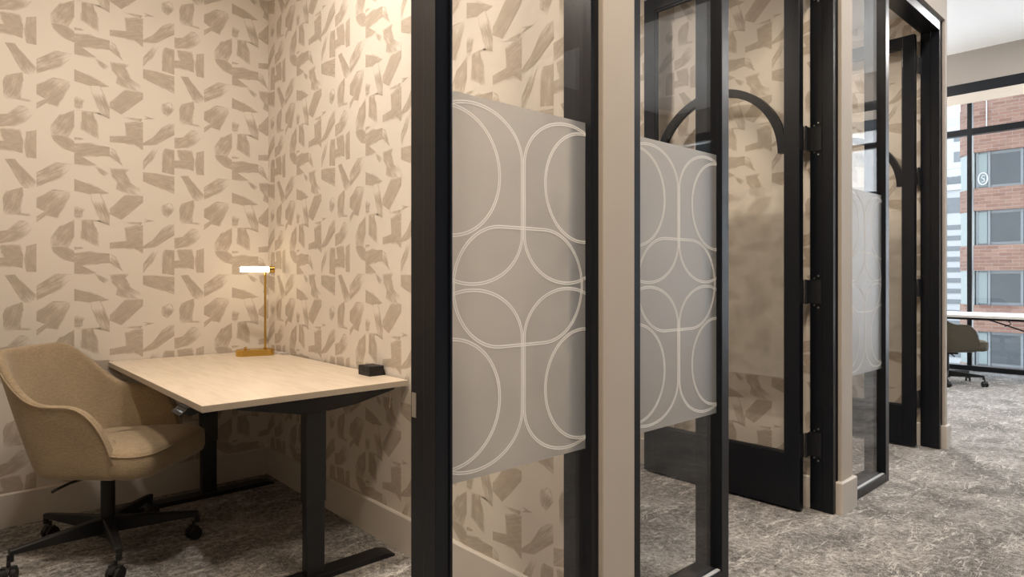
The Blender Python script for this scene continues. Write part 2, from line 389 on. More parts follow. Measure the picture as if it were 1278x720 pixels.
def rw(x): return (lambda u, v, s: (x - e_ - s, UE - u, v), UE - YBACK, UE - YB, .157, 3.05)
def lw(x): return (lambda u, v, s: (x + e_ + s, u, v), YB, YBACK, .157, 3.05)
sidex = lambda c, d: abs(c.x - d[0]) < 1e-4 or abs(c.x - d[1]) < 1e-4
def partition(name, x0, x1, label, right=True):
    rects = [rw(x0)] + ([lw(x1)] if right else [])
    return papered(name, (x0, x1, YB, YBACK, 0, ZC), sidex, rects, label)
papered('wall_left', (-.30, -.14, YB, YBACK, 0, ZC), sidex, [lw(-.14)], 'brush-stroke wallpaper wall on the left of the first room')
partition('wall_right', 1.512, 1.683, 'wallpapered partition beside the desk of the first room')
partition('wall_middle', 3.36, 3.53, 'wallpapered partition behind the open door of the second room')
partition('wall_end', 5.165, 5.235, 'wallpapered partition behind the open door of the third room', right=False)
# front wall: piers and header
def pier(name, x0, x1, label):
    return struct(box(name, (x0, x1, YW, YB, 0, ZC), M['paint'], bevel=.003), label, 'wall')
pier('wall_pier', 1.527, 1.683, 'beige wall pier between the first and the second room front')
pier('wall_pier', 3.377, 3.517, 'narrow beige wall pier between the second and the third room front')
pier('wall_pier', 5.187, 5.236, 'narrow beige wall end right of the third room door')
pier('wall_front', -4.0, -.157, 'beige front wall left of the first room')
bm = bmesh.new()
for a, b in ((-.157, 1.527), (1.683, 3.377), (3.517, 5.187)): bx(bm, a, b, YW, YB, ZT, ZC)
struct(obj('wall_header', bm, M['paint']), 'beige wall above the glazed room fronts', 'wall')
for i, (a, b) in enumerate(((-.14, 1.512), (1.683, 3.36), (3.53, 5.165))):
    struct(box('ceiling', (a, b, YB, YBACK, 3.05, 3.12), M['white_ceiling']), 'white ceiling inside the %s small room' % ('first', 'second', 'third')[i], 'ceiling')
# baseboards: profile board with a small sloped top
def base_y(bm, x0, x1, yf, side=-1, t=.015, h=.1586):   # runs along x, face looking -y
    prism_x(bm, [(yf, 0), (yf + side * t, 0), (yf + side * t, h - .006), (yf + side * (t - .006), h), (yf, h)], x0, x1)
def base_x(bm, y0, y1, xf, side=-1, t=.015, h=.1586):
    prism_y(bm, [(xf, 0), (xf + side * t, 0), (xf + side * t, h - .006), (xf + side * (t - .006), h), (xf, h)], y0, y1)
def bb(name, fns, label):
    bm = bmesh.new()
    for fn, args in fns: fn(bm, *args)
    return struct(obj(name, bm, M['trim_paint']), label, 'baseboard')
bb('baseboard_back', [(base_y, (-.14, 1.512, YBACK))], 'greige baseboard under the wallpaper at the back of the first room')
bb('baseboard_right', [(base_x, (YB, YBACK - .015, 1.512))], 'greige baseboard under the wallpapered partition beside the desk')
bb('baseboard_left', [(base_x, (YB, YBACK - .015, -.14, 1))], 'greige baseboard on the left side of the first room')
for nm, a, b in (('second', 1.683, 3.36), ('third', 3.53, 5.165)):
    bb('baseboard_back', [(base_y, (a, b, YBACK))], 'greige baseboard at the back of the %s room' % nm)
    bb('baseboard_right', [(base_x, (YB, YBACK - .015, b))], 'greige baseboard behind the open door of the %s room' % nm)
    bb('baseboard_left', [(base_x, (YB, YBACK - .015, a, 1))], 'greige baseboard on the left side of the %s room' % nm)
def pier_base(x0, x1, label, wrap=False):
    bm = bmesh.new(); h = .1586; y0, y1 = YW - .015, YF - .0005 if not wrap else YB
    o_ = [(x0, y1), (x0, y0), (x1, y0), (x1, y1)]
    i_ = [(x0 + .006, y1), (x0 + .006, y0 + .006), (x1 - .006, y0 + .006), (x1 - .006, y1)]
    A = [bm.verts.new((x, y, 0)) for x, y in o_]; B = [bm.verts.new((x, y, h - .006)) for x, y in o_]; T = [bm.verts.new((x, y, h)) for x, y in i_]
    bm.faces.new(A[::-1]); bm.faces.new(T)
    for P0, P1 in ((A, B), (B, T)):
        for k in range(4): bm.faces.new((P0[k], P0[(k + 1) % 4], P1[(k + 1) % 4], P1[k]))
    # cut away the pier volume is not needed: the base is a sleeve in front of and around the pier
    return struct(obj('baseboard_pier', bm, M['trim_paint']), label, 'baseboard')
pier_base(1.507, 1.703, 'greige base block around the foot of the first wall pier')
pier_base(3.350, 3.542, 'greige base block around the foot of the pier between second and third rooms')
pier_base(5.165, 5.262, 'greige base block at the foot of the wall end right of the third door')
bb('baseboard_front', [(base_y, (-4.0, -.157, YW))], 'greige baseboard along the front wall left of the first room')
bb('baseboard_opposite', [(base_y, (-4.0, 9.7, -4.0, 1))], 'greige baseboard along the wall behind the camera')

# ------------------------------------------------------------------ room fronts
ZF0, ZF1 = .6545, 1.6555
def line_pattern(xc, hw, yy, parent):
    """thin double outlines: stadiums and half circles clipped at the pane edge"""
    zc = (ZF0 + ZF1) / 2
    k = 1.026
    loops = []
    def stadium(cx, cz, r, hx, hz, rz=None):
        rz = rz or r
        pts = []
        n = 20
        for q, (sx, sz) in enumerate(((1, 1), (-1, 1), (-1, -1), (1, -1))):
            for i in range(n + 1):
                t = (q * 90 + 90 * i / n) * PI / 180
                pts.append((cx + sx * hx + r * math.cos(t), cz + sz * hz + rz * math.sin(t)))
        return pts
    for s in (-1, 1):
        for t in (-1, 1):
            loops.append(stadium(xc + s * .1805, zc + t * .2445, .1765, 0, .0985, .138))        # upright rounded cells
            loops.append(stadium(xc + s * .253, zc + t * .298, .1655, 0, 0))           # circles centred on the pane edge
    loops.append(stadium(xc, zc, .163, .082, 0))                                      # lying cell in the middle
    bm = bmesh.new()
    x0, x1 = xc - hw, xc + hw
    for li, pts in enumerate(loops):
        n = len(pts)
        for off in (-.0029, .0029):
            for i in range(n):
                a, b = Vector(pts[i]), Vector(pts[(i + 1) % n])
                if (b - a).length < 1e-6: continue
                def nrm(j):
                    d = Vector(pts[(j + 1) % n]) - Vector(pts[j - 1]); 
                    return Vector((d.y, -d.x)).normalized()
                na, nb = nrm(i), nrm((i + 1) % n)
                q = [tuple(a + na * (off - .0017)), tuple(a + na * (off + .0017)), tuple(b + nb * (off + .0017)), tuple(b + nb * (off - .0017))]
                q = clip(q, 0, x0, False)
                if q: q = clip(q, 0, x1, True)
                if q and len(q) > 2: bm.faces.new([bm.verts.new((x, yy - li * .00006, z)) for x, z in q])
    o = obj('line_pattern', bm, M['film_line'], parent); o['label'] = 'fine white double-line arches and ovals'
    return o
def box_y(bm, dims): bx(bm, *dims)
def sidelight(n, x0, x1, fl, fr, label, sill=True):
    """x0..x1 outer frame; fl / fr widths of left and right members (0 = shared with the door frame)"""
    r = empty('window_%d' % n, ((x0 + x1) / 2, YF, 0)); struct(r, label, 'window')
    off = Vector(((x0 + x1) / 2, YF, 0))
    def B(name, d, mat, parent=r, bev=.002):
        dd = (d[0] - off.x, d[1] - off.x, d[2] - off.y, d[3] - off.y, d[4], d[5])
        return box(name, dd, mat, parent, bevel=bev)
    zs, zt = .048, ZH
    if fl: B('stile', (x0, x0 + fl, YF, YB, 0, ZT), M['black'])
    if fr: B('stile', (x1 - fr, x1, YF, YB, 0, ZT), M['black'])
    gx0, gx1 = x0 + fl, x1 - fr
    B('sill_rail', (gx0, gx1, YF, YB, 0, zs), M['black'])
    B('head_rail', (gx0, gx1, YF, YB, zt, ZT), M['black'])
    B('sill_glint_strip', (gx0, gx1, YF + .006, YG - .003, zs, zs + .004), M['sill_glint'], bev=0)  # pale strip standing in for the bright reflection on the sill ledge
    B('glass_pane', (gx0, gx1, YG, YG + .008, zs, zt), M['glass'], bev=0)
    fm = B('frosted_film', (gx0, gx1, YG - .0010, YG - .0006, ZF0, ZF1), M['film'], bev=0)
    # keep only the front sheet of the film so light is scattered once
    me = fm.data; b2 = bmesh.new(); b2.from_mesh(me)
    bmesh.ops.delete(b2, geom=[f for f in b2.faces if abs(f.normal.y) < .5 or f.normal.y > .5], context='FACES'); b2.to_mesh(me); b2.free()
    fm['label'] = 'frosted band with white lines'
    line_pattern((gx0 + gx1) / 2 - off.x, (gx1 - gx0) / 2, YG - .0018 - off.y, fm)
    return r
sidelight(1, .966, 1.527, 0, .035, 'tall black framed sidelight with grey frosted band right of the first doorway')
sidelight(2, 1.683, 2.258, .057, 0, 'tall black framed sidelight with frosted band left of the second door')
sidelight(3, 3.517, 4.072, .050, 0, 'narrow looking black framed sidelight with white frosted band left of third door')
def door_frame(n, xj, mull, hinge_x, label, strike):
    """xj = post width beside the sidelight; mull=(x0,x1) post; hinge_x=(x0,x1) other post"""
    r = empty('trim_%d' % n, ((mull[0] + hinge_x[0]) / 2, YF, 0)); struct(r, label, 'door frame')
    ox = r.location.x; oy = YF
    def jamb(a, b, inner):   # inner = +1 if the doorway is on the +x side
        bm = bmesh.new(); yr = 1.338; rb = .005
        if inner > 0: pts = [(a, YF), (b, YF), (b, yr), (b - rb, yr), (b - rb, YB), (a, YB)]
        else: pts = [(a, YF), (b, YF), (b, YB), (a + rb, YB), (a + rb, yr), (a, yr)]
        prism(bm, [(x - ox, y - oy) for x, y in pts], 0, ZT)
        return obj('jamb', bm, M['black'], r, bevel=.002)
    left, right = (mull, hinge_x) if mull[0] < hinge_x[0] else (hinge_x, mull)
    jl = jamb(*left, 1); jr = jamb(*right, -1)
    bm = bmesh.new(); yr = 1.338
    prism_x(bm, [(YF - oy, ZH), (YF - oy, ZT), (YB - oy, ZT), (YB - oy, ZH + .005), (yr - oy, ZH + .005), (yr - oy, ZH)], left[1] - ox, right[0] - ox)
    obj('head', bm, M['black'], r, bevel=.002)
    a = right[1] - .012
    box('casing_bead', (a - ox, a + .006 - ox, -.004, 0.0005, 0, ZT - .016), M['black'], r, bevel=.001)
    box('casing_bead', (left[0] - ox, a + .006 - ox, -.004, .0005, ZT - .016, ZT - .010), M['black'], r, bevel=.001)
    # strike plate on the latch post
    lx, sgn = (left[1], -1) if strike == 'left' else (right[0], 1)
    xs = lx - .005 if strike == 'left' else lx + .005
    s_ = box('strike_plate', (xs - ox - .0012, xs - ox + .0012, 1.374 - oy, 1.394 - oy, .822, .885), M['steel'], r)
    s_['label'] = 'pale metal strike plate'
    return r
door_frame(1, 0, (.913, .966), (-.157, -.100), 'black metal frame around the first doorway with strike plate', 'right')
door_frame(2, 0, (2.258, 2.310), (3.322, 3.377), 'black metal door frame of the second room', 'left')
door_frame(3, 0, (4.072, 4.126), (5.130, 5.187), 'black metal door frame of the third room at the corridor end', 'left')

# glass door, open at a right angle into the room; local: x = thickness (+), y = away from hinge, z up
def make_door():
    r = empty('door_1')
    T, Wd, z0, zt = .045, .944, .012, 2.866
    gs, gb, gt = .076, .285, 2.787
    def fr(name, y0, y1, a, b):
        bm = bmesh.new(); bx(bm, 0, T, y0, y1, a, b); return obj(name, bm, M['black'], r, bevel=.002)
    fr('stile', 0, gs, z0, zt); fr('stile', Wd - gs, Wd, z0, zt)
    fr('top_rail', gs, Wd - gs, gt, zt); fr('bottom_rail', gs, Wd - gs, z0, gb)
    # glazing beads
    for x0, x1 in ((.009, .016), (.029, .036)):
        for dd in ((gs, Wd - gs, gb, gb + .007), (gs, Wd - gs, gt - .007, gt), (gs, gs + .007, gb + .007, gt - .007), (Wd - gs - .007, Wd - gs, gb + .007, gt - .007)):
            box('glazing_bead', (x0, x1) + dd, M['hinge'], r)
    g = box('glass_pane', (.019, .026, gs, Wd - gs, gb, gt), M['glass'], r)
    bm = bmesh.new(); vs = [bm.verts.new(p_) for p_ in ((.0275, gs, ZF0 + .01), (.0275, Wd - gs, ZF0 + .01), (.0275, Wd - gs, ZF1), (.0275, gs, ZF1))]; bm.faces.new(vs)
    f = obj('frosted_film', bm, M['door_film'], r); f['label'] = 'plain frosted band'
    # half-round muntin on both faces
    yc, zc, R, w = Wd / 2, 1.818, (Wd - 2 * gs) / 2 + .004, .042
    for xa, xb in ((.004, .0185), (.028, .041)):
        bm = bmesh.new(); n = 48; rings = []
        for i in range(n + 1):
            t = PI * i / n; c_, s_ = math.cos(t), math.sin(t)
            rings.append([bm.verts.new((x, yc + rr * c_, zc + rr * s_)) for x, rr in ((xa, R), (xb, R), (xb, R - w), (xa, R - w))])
        for i in range(n):
            for k in range(4): bm.faces.new((rings[i][k], rings[i][(k + 1) % 4], rings[i + 1][(k + 1) % 4], rings[i + 1][k]))
        bm.faces.new(rings[0]); bm.faces.new(rings[-1][::-1])
        a = obj('arch_bar', bm, M['black'], r, bevel=.001); a['label'] = 'black half-round bar across the glass'
    for zc_ in (2.66, 1.883, 1.108, .333):
        bm = bmesh.new()
        cyl(bm, (T + .006, -.010, zc_ - .062), (T + .006, -.010, zc_ + .062), .0065, n=14)
        for k in (-.038, -.013, .013, .038): cyl(bm, (T + .006, -.010, zc_ + k - .001), (T + .006, -.010, zc_ + k + .001), .0072, n=14)
        h = obj('hinge', bm, M['hinge'], r, smooth=False)
        bm = bmesh.new(); bx(bm, T - .040, T + .002, -.003, -.0005, zc_ - .06, zc_ + .06)
        obj('door_leaf_plate', bm, M['hinge'], h)
        bm = bmesh.new(); bx(bm, (.1015), .1045, -.065, -.008, zc_ - .06, zc_ + .06); bx(bm, T + .010, .103, -.012, -.008, zc_ - .06, zc_ + .06)
        fl = obj('frame_leaf_plate', bm, M['hinge'], h)
        for (yy, zz) in ((-.050, .080), (-.030, .068), (-.050, -.080), (-.030, -.068)):
            bm = bmesh.new(); cyl(bm, (.105, yy, zc_ + zz), (.1005, yy, zc_ + zz), .0045, .0035, n=10); obj('screw', bm, M['steel'], h)
        for (yy, zz) in ((-.026, .042), (-.054, .018), (-.054, -.018), (-.026, -.042)):
            bm = bmesh.new(); cyl(bm, (.102, yy, zc_ + zz), (.1005, yy, zc_ + zz), .0035, n=8); obj('screw', bm, M['hinge'], h)
    return r
d2 = make_door(); d2.location = (3.222, 1.408, 0); struct(d2, 'tall black framed glass door with arch bar, open into the second room', 'door')
d3 = copy_tree(d2); d3.name = 'door_2'; d3.location = (3.222 + 1.815, 1.408, 0); struct(d3, 'black framed glass door with arch bar, open into the third room at the corridor end', 'door')

# ------------------------------------------------------------------ desk of the first room
def make_desk(x0, x1, y0, y1):
    r = empty('standing_desk', ((x0 + x1) / 2, (y0 + y1) / 2, 0)); ox, oy = r.location.x, r.location.y
    tag(r, 'pale wood topped standing desk on black steel legs in the wallpapered corner', 'desk')
    zt, th = .745, .024
    bm = bmesh.new(); bx(bm, x0 - ox, x1 - ox, y0 - oy, y1 - oy, zt - th, zt, 0, {'-x': 1, '+x': 1, '-y': 1, '+y': 1})
    obj('desktop', bm, [M['desk'], M['desk_edge']], r, bevel=.0015)
    xc = 1.114 - ox
    for ya, sg in ((2.36, 1), (3.70, -1)):
        yl = ya - oy
        # leg column: upper sleeve and thinner lower stage
        lg = box('leg', (xc - .041, xc + .041, min(yl, yl + sg * .055), max(yl, yl + sg * .055), .30, .655), M['black_desk'], r, bevel=.003)
        box('lower_stage', (xc - .037, xc + .037, min(yl + sg * .004, yl + sg * .051), max(yl + sg * .004, yl + sg * .051), .018, .31), M['black_desk'], lg, bevel=.003)
        # foot
        bm = bmesh.new(); fa, fb = yl + sg * .0275 - .042, yl + sg * .0275 + .042
        prism_y(bm, [(-.385 + xc, .0), (.345 + xc, 0), (.345 + xc, .010), (.30 + xc, .022), (-.34 + xc, .022), (-.385 + xc, .010)], fa, fb)
        obj('foot', bm, M['black_desk'], r, bevel=.002)
        # tapered cross arm under the top
        bm = bmesh.new()
        q = [(-.316, zt - th), (-.316, zt - th - .012), (-.29, zt - th - .018), (-.06, zt - th - .066), (.06, zt - th - .066), (.17, zt - th - .056), (.345, zt - th - .018), (.355, zt - th - .010), (.355, zt - th)]
        prism_y(bm, [(xc + a, b - .0005) for a, b in q], yl + sg * .0275 - .03, yl + sg * .0275 + .03)
        obj('cross_arm', bm, M['black_desk'], r, bevel=.002)
    for dx in (-.10, .10): box('top_rail', (xc + dx - .018, xc + dx + .018, 2.41 - oy, 3.65 - oy, zt - th - .045, zt - th - .0005), M['black_desk'], r)
    # hand control hanging under the user side
    bm = bmesh.new()
    prism_y(bm, [(0, 0), (.055, 0), (.055, -.022), (.012, -.030), (-.004, -.022)], 0, .105)
    h = obj('hand_control', bm, M['plastic'], r, bevel=.0015)
    h.location = (x0 - ox - .012, 2.44 - oy, zt - th - .0005)
    # build keypad on the sloping front lip
    bm = bmesh.new()
    bx(bm, -.030, .0, .0, .105, -.006, 0)
    kp = obj('keypad', bm, M['plastic'], h, bevel=.001); kp.location = (.0, 0, -.006); kp.rotation_euler = (0, math.radians(-38), 0)
    ks = [(-.0175, -.0125, yy, yy + .0025 + .0015 * (i % 2)) for i, yy in enumerate((.010, .018, .026, .034, .042))] + [(-.0165, -.0140, yy, yy + .0028) for yy in (.054, .062, .070, .092)]
    for k_ in ks:
        k2 = box('key', k_ + (.0001, .0006), M['led'], h); k2.location = kp.location; k2.rotation_euler = kp.rotation_euler
    return r
make_desk(.680, 1.500, 2.309, 3.852)

# ------------------------------------------------------------------ armchair on castors
def smooth(t): t = max(0, min(1, t)); return t * t * (3 - 2 * t)
def make_chair(fab):
    r = empty('swivel_armchair')
    # shell ------------------------------------------------
    ZB = .375
    def plan(p, z):
        """p in [-1,1]: near arm front -> back -> far arm front"""
        k = max(0, min(1, (z - ZB) / .51))
        w = .238 + .062 * k ** .8; B = .165 + .185 * k ** .9; xf = .195 - .02 * k
        s = 1 if p >= 0 else -1; a = abs(p)
        x0 = -.04
        if a > .56:
            t = (a - .56) / .44; return (x0 + (xf - x0) * t, s * w)
        t = a / .56 * PI / 2; e = 2 / 2.9
        return (x0 - B * max(0, math.cos(t)) ** e, s * w * max(0, math.sin(t)) ** e)
    def rim(p):
        a = abs(p)
        if a > .56:
            t = (a - .56) / .44; x = -.04 + .235 * t
            h = .672
            if x > .01: h = .400 + .272 * math.sqrt(max(0, 1 - ((x - .01) / .187) ** 2.2))
            return h
        return .672 + .206 * (1 - smooth(max(0, (a - .16)) / .40)) 
    ps = [-1 + 2 * i / 48 for i in range(49)]; nr = 10
    bm = bmesh.new(); rows = []
    # underside rows
    for sc_, z in ((.02, .352), (.55, .354), (.86, .360)):
        rows.append([bm.verts.new((plan(p, ZB)[0] * sc_ + (1 - sc_) * .04, plan(p, ZB)[1] * sc_, z)) for p in ps])
    for j in range(nr + 1):
        t = j / nr; row = []
        for p in ps:
            z = ZB + (rim(p) - ZB) * t; x, y = plan(p, z)
            row.append(bm.verts.new((x, y, z)))
        rows.append(row)
    for A, B_ in zip(rows, rows[1:]):
        for i in range(len(ps) - 1): bm.faces.new((A[i], A[i + 1], B_[i + 1], B_[i]))
    sh = obj('shell', bm, fab, r, smooth=True)
    so = sh.modifiers.new('solid', 'SOLIDIFY'); so.thickness = .034; so.offset = 1; so.use_even_offset = False
    nrm_test = sh.data.polygons[len(ps) * 6].normal
    # make sure thickness goes inwards
    c_ = sh.data.polygons[len(ps) * 6].center
    so.offset = -1 if (nrm_test.x * c_.x + nrm_test.y * c_.y) > 0 else 1
    ss = sh.modifiers.new('sub', 'SUBSURF'); ss.levels = 1; ss.render_levels = 2
    bm = bmesh.new(); pts = []
    for p in [-1 + 2 * i / 96 for i in range(97)]:
        z = rim(p); x, y = plan(p, z); d = .003
        l_ = math.hypot(x + .04, y) or 1
        pts.append((x + (x + .04) / l_ * .0, y * 1.004, z - .004))
    tube(bm, pts, .0035, 6); obj('rim_piping', bm, fab, sh, smooth=True)
    # seat cushion ------------------------------------------
    def outline(inset):
        o = []; xf, xb, wf, wb = .328 - inset, -.215 + inset, .258 - inset, .205 - inset
        rc = .085
        cs = [(xf, wf, rc), (xb, wb, .12), (xb, -wb, .12), (xf, -wf, rc)]
        def arc(cx, cy, r_, a0, a1, n=7): return [(cx + r_ * math.cos(a0 + (a1 - a0) * i / n), cy + r_ * math.sin(a0 + (a1 - a0) * i / n)) for i in range(n + 1)]
        o += arc(xf - rc, wf - rc, rc, 0, PI / 2); o += [(.15, (wf + .225 - inset) / 2)]
        o += arc(xb + .12, wb - .12, .12, PI / 2, PI); o += arc(xb + .12, -wb + .12, .12, PI, 3 * PI / 2); o += [(.15, -(wf + .225 - inset) / 2)]
        o += arc(xf - rc, -wf + rc, rc, -PI / 2, 0)
        return o
    bm = bmesh.new(); rings = []
    prof = [(.10, .372), (.022, .374), (.006, .385), (.0, .405), (.0, .455), (.004, .472), (.012, .484), (.030, .494), (.07, .500), (.14, .503)]
    for ins, z in prof:
        rings.append([bm.verts.new((x, y, z - .018 * max(0, (.0 - x)) / .2)) for x, y in outline(ins)])
    n = len(rings[0])
    for A, B_ in zip(rings, rings[1:]):
        for i in range(n): bm.faces.new((A[i], A[(i + 1) % n], B_[(i + 1) % n], B_[i]))
    bm.faces.new(rings[0][::-1]); bm.faces.new(rings[-1])
    st_ = obj('seat_cushion', bm, fab, r, smooth=True)
    bm = bmesh.new(); tube(bm, [(x, y, .470 - .018 * max(0, -x) / .2) for x, y in outline(.001)], .0028, 6, closed=True)
    obj('seat_piping', bm, fab, st_, smooth=True)
    # mechanism, column, lever -----------------------------------
    bm = bmesh.new(); bx(bm, -.09, .09, -.07, .07, .325, .352); obj('seat_plate', bm, M['plastic'], r, bevel=.006)
    bm = bmesh.new(); tube(bm, [(-.02, -.06, .336), (-.05, -.16, .335), (-.065, -.215, .326), (-.068, -.232, .322)], .006, 8); 
    obj('height_lever', bm, M['plastic'], r, smooth=True)
    bm = bmesh.new(); cyl(bm, (0, 0, .10), (0, 0, .33), .0275, n=28); obj('gas_column', bm, M['plastic'], r, bevel=.002)
    bm = bmesh.new(); cyl(bm, (0, 0, .062), (0, 0, .142), .040, .036, n=28); obj('hub', bm, M['plastic'], r, bevel=.003)
    for i in range(5):
        ang = math.radians(BASE0 + 72 * i)
        R_ = Matrix.Rotation(ang, 4, 'Z')
        bm = bmesh.new()
        sec = [(.028, .024, .075, .142), (.12, .019, .082, .137), (.22, .016, .090, .130), (.34, .0135, .098, .121), (.356, .0125, .099, .119)]
        rings = []
        for x, hw, za, zb in sec:
            rings.append([bm.verts.new(p_) for p_ in ((x, -hw, za + .006), (x, -hw * .8, za), (x, hw * .8, za), (x, hw, za + .006), (x, hw, zb - .005), (x, hw * .75, zb), (x, -hw * .75, zb), (x, -hw, zb - .005))])
        for A, B_ in zip(rings, rings[1:]):
            for k in range(8): bm.faces.new((A[k], A[(k + 1) % 8], B_[(k + 1) % 8], B_[k]))
        bm.faces.new(rings[0]); bm.faces.new(rings[-1][::-1])
        cyl(bm, (.352, 0, .072), (.352, 0, .100), .0115, n=12)
        bm.transform(R_)
        lg = obj('base_leg', bm, M['plastic'], r, bevel=.0015)
        bm = bmesh.new()
        sw = math.radians(35 + 50 * ((i * 3) % 5))
        cx = .352
        for s in (-1, 1):
            cyl(bm, (0, s * .008, .0275), (0, s * .026, .0275), .0275, n=24)
        prism_y(bm, [(.030 * math.cos(t), .0275 + .032 * math.sin(t)) for t in [PI * .05 + PI * .9 * k / 10 for k in range(11)]], -.0075, .0075)
        bx(bm, -.010, .012, -.026, .026, .050, .060)
        cyl(bm, (0, 0, .055), (0, 0, .080), .007, n=10)
        bm.transform(Matrix.Rotation(ang, 4, 'Z') @ Matrix.Translation((cx, 0, 0)) @ Matrix.Rotation(sw, 4, 'Z') @ Matrix.Translation((-.018, 0, 0)))
        obj('caster', bm, M['plastic'], lg, bevel=.003)
    return r
THC = -45; BASE0 = -22 - THC
ch = make_chair(M['fabric']); ch.location = (.572, 3.248, 0); ch.rotation_euler = (0, 0, math.radians(THC))
tag(ch, 'tan fabric swivel armchair on a black five star base at the pale wood desk', 'chair', 'swivel armchairs at the desks')
BASE0 = 20
c2 = make_chair(M['fabric_olive_backlit']); c2.location = (8.45, 2.05, 0); c2.rotation_euler = (0, 0, math.radians(-42))
tag(c2, 'olive brown swivel armchair, darkened as backlit, at the white desk by the tall window', 'chair', 'swivel armchairs at the desks')

# ------------------------------------------------------------------ lamp, charger, cables
def pill(hx, r, n=14):
    o = [(hx + r * math.cos(t), r * math.sin(t)) for t in [-PI / 2 + PI * i / n for i in range(n + 1)]]
    return o + [(-hx + r * math.cos(t), r * math.sin(t)) for t in [PI / 2 + PI * i / n for i in range(n + 1)]]
lp = empty('desk_lamp', (1.342, 3.610, .745), math.radians(-18))
tag(lp, 'brass desk lamp with a glowing horizontal tube in the far desk corner', 'lamp')
bm = bmesh.new(); prism(bm, pill(.060, .040), 0, .036); obj('lamp_base', bm, M['brass'], lp, bevel=.002)
bm = bmesh.new(); cyl(bm, (.052, .0, .036), (.052, 0, .470), .0062, n=16); cyl(bm, (.052, 0, .036), (.052, 0, .042), .010, n=16)
obj('lamp_pole', bm, M['brass'], lp)
bm = bmesh.new(); cyl(bm, (-.050, -.004, .036), (-.050, -.004, .050), .0075, n=16); obj('dimmer_knob', bm, M['brass'], lp, bevel=.001)
bm = bmesh.new(); cyl(bm, (-.070, 0, .480), (.072, 0, .480), .0150, n=24)
cyl(bm, (-.078, 0, .480), (-.070, 0, .480), .0115, .0150, n=24)
tb = obj('lamp_shade', bm, M['tube'], lp, smooth=False); tb['label'] = 'glowing white tube'
bm = bmesh.new(); cyl(bm, (.072, 0, .480), (.102, 0, .480), .0195, n=28); obj('end_cap', bm, M['brass'], lp, bevel=.002)
bm = bmesh.new(); tube(bm, [(1.452, 3.60, .752), (1.462, 3.57, .749), (1.478, 3.55, .749), (1.488, 3.58, .750), (1.478, 3.62, .751), (1.462, 3.60, .757), (1.470, 3.55, .756), (1.487, 3.52, .750), (1.490, 3.60, .749), (1.492, 3.75, .749)], .0035, 6)
q = obj('power_cord', bm, M['cord_white'], lp, smooth=True); q.matrix_parent_inverse = (Matrix.Translation((1.342, 3.610, .745)) @ Matrix.Rotation(math.radians(-18), 4, 'Z')).inverted(); q['label'] = 'white coiled cord'
bk = empty('charging_hub', (1.461, 2.548, .745)); tag(bk, 'small black power box with sockets on the right edge of the desk', 'power outlet')
bm = bmesh.new(); bx(bm, -.037, .037, -.050, .050, 0, .043); obj('housing', bm, M['plastic'], bk, bevel=.003)
for yy in (-.022, .012):
    for zz in (.014, .028): box('socket', (-.0378, -.0368, yy, yy + .010, zz, zz + .004), M['hinge'], bk)
bm = bmesh.new(); tube(bm, [(1.494, 2.53, .772), (1.501, 2.522, .773), (1.505, 2.515, .766), (1.506, 2.51, .750), (1.506, 2.51, .724)], .0042, 8)
tag(obj('power_lead', bm, M['plastic'], None, smooth=True), 'black power lead dropping behind the desk from the black power box', 'cable')
bm = bmesh.new(); tube(bm, [(1.462, 2.40, .715), (1.466, 2.395, .66), (1.464, 2.40, .62)], .003, 6); tube(bm, [(1.470, 2.40, .715), (1.472, 2.40, .67)], .003, 6)
tag(obj('pale_cable', bm, M['copper'], None, smooth=True), 'short pale cable hanging under the right edge of the desk', 'cable')

# ------------------------------------------------------------------ window wall at the end of the corridor
X = XWIN
w = empty('window_4', (X, 1.5, 0)); struct(w, 'floor to ceiling black framed window at the end of the corridor', 'window')
def WB(name, y0, y1, z0, z1, mat, x0=0, x1=.09, bev=.003):
    return box(name, (x0, x1, y0 - 1.5, y1 - 1.5, z0, z1), mat, w, bevel=bev)
ys = [-3.96, -2.52, -1.36, -.20, .96, 2.124, 3.284, 4.444, 5.604, 6.96]
for y in ys: WB('mullion', y - .026, y + .026, .06, 3.52, M['black'])
WB('sill_rail', -4.0, 7.0, 0, .062, M['black'], -.02, .10)
WB('head_rail', -4.0, 7.0, 3.52, 3.655, M['black'], -.02, .10)
for a, b in zip(ys, ys[1:]): WB('transom', a + .026, b - .026, 2.995, 3.075, M['black'])
WB('glass_pane', -4.0, 7.0, .062, 3.52, M['window_glass'], .045, .055, bev=0)
struct(box('wall_window_soffit', (X - .02, X + .12, -4.0, 7.0, 3.655, ZC), M['dark_soffit']), 'grey beige wall band above the corridor window', 'wall')
sh = empty('roller_blind', (X - .02, 1.5, 3.52)); tag(sh, 'white roller blind rolled up at the head of the corridor window', 'blind')
box('blind_fabric', (-.006, -.003, -3.8, 5.4, -.115, 0), M['trim_paint'], sh)
box('bottom_bar', (-.011, .001, -3.8, 5.4, -.128, -.115), M['trim_paint'], sh, bevel=.002)

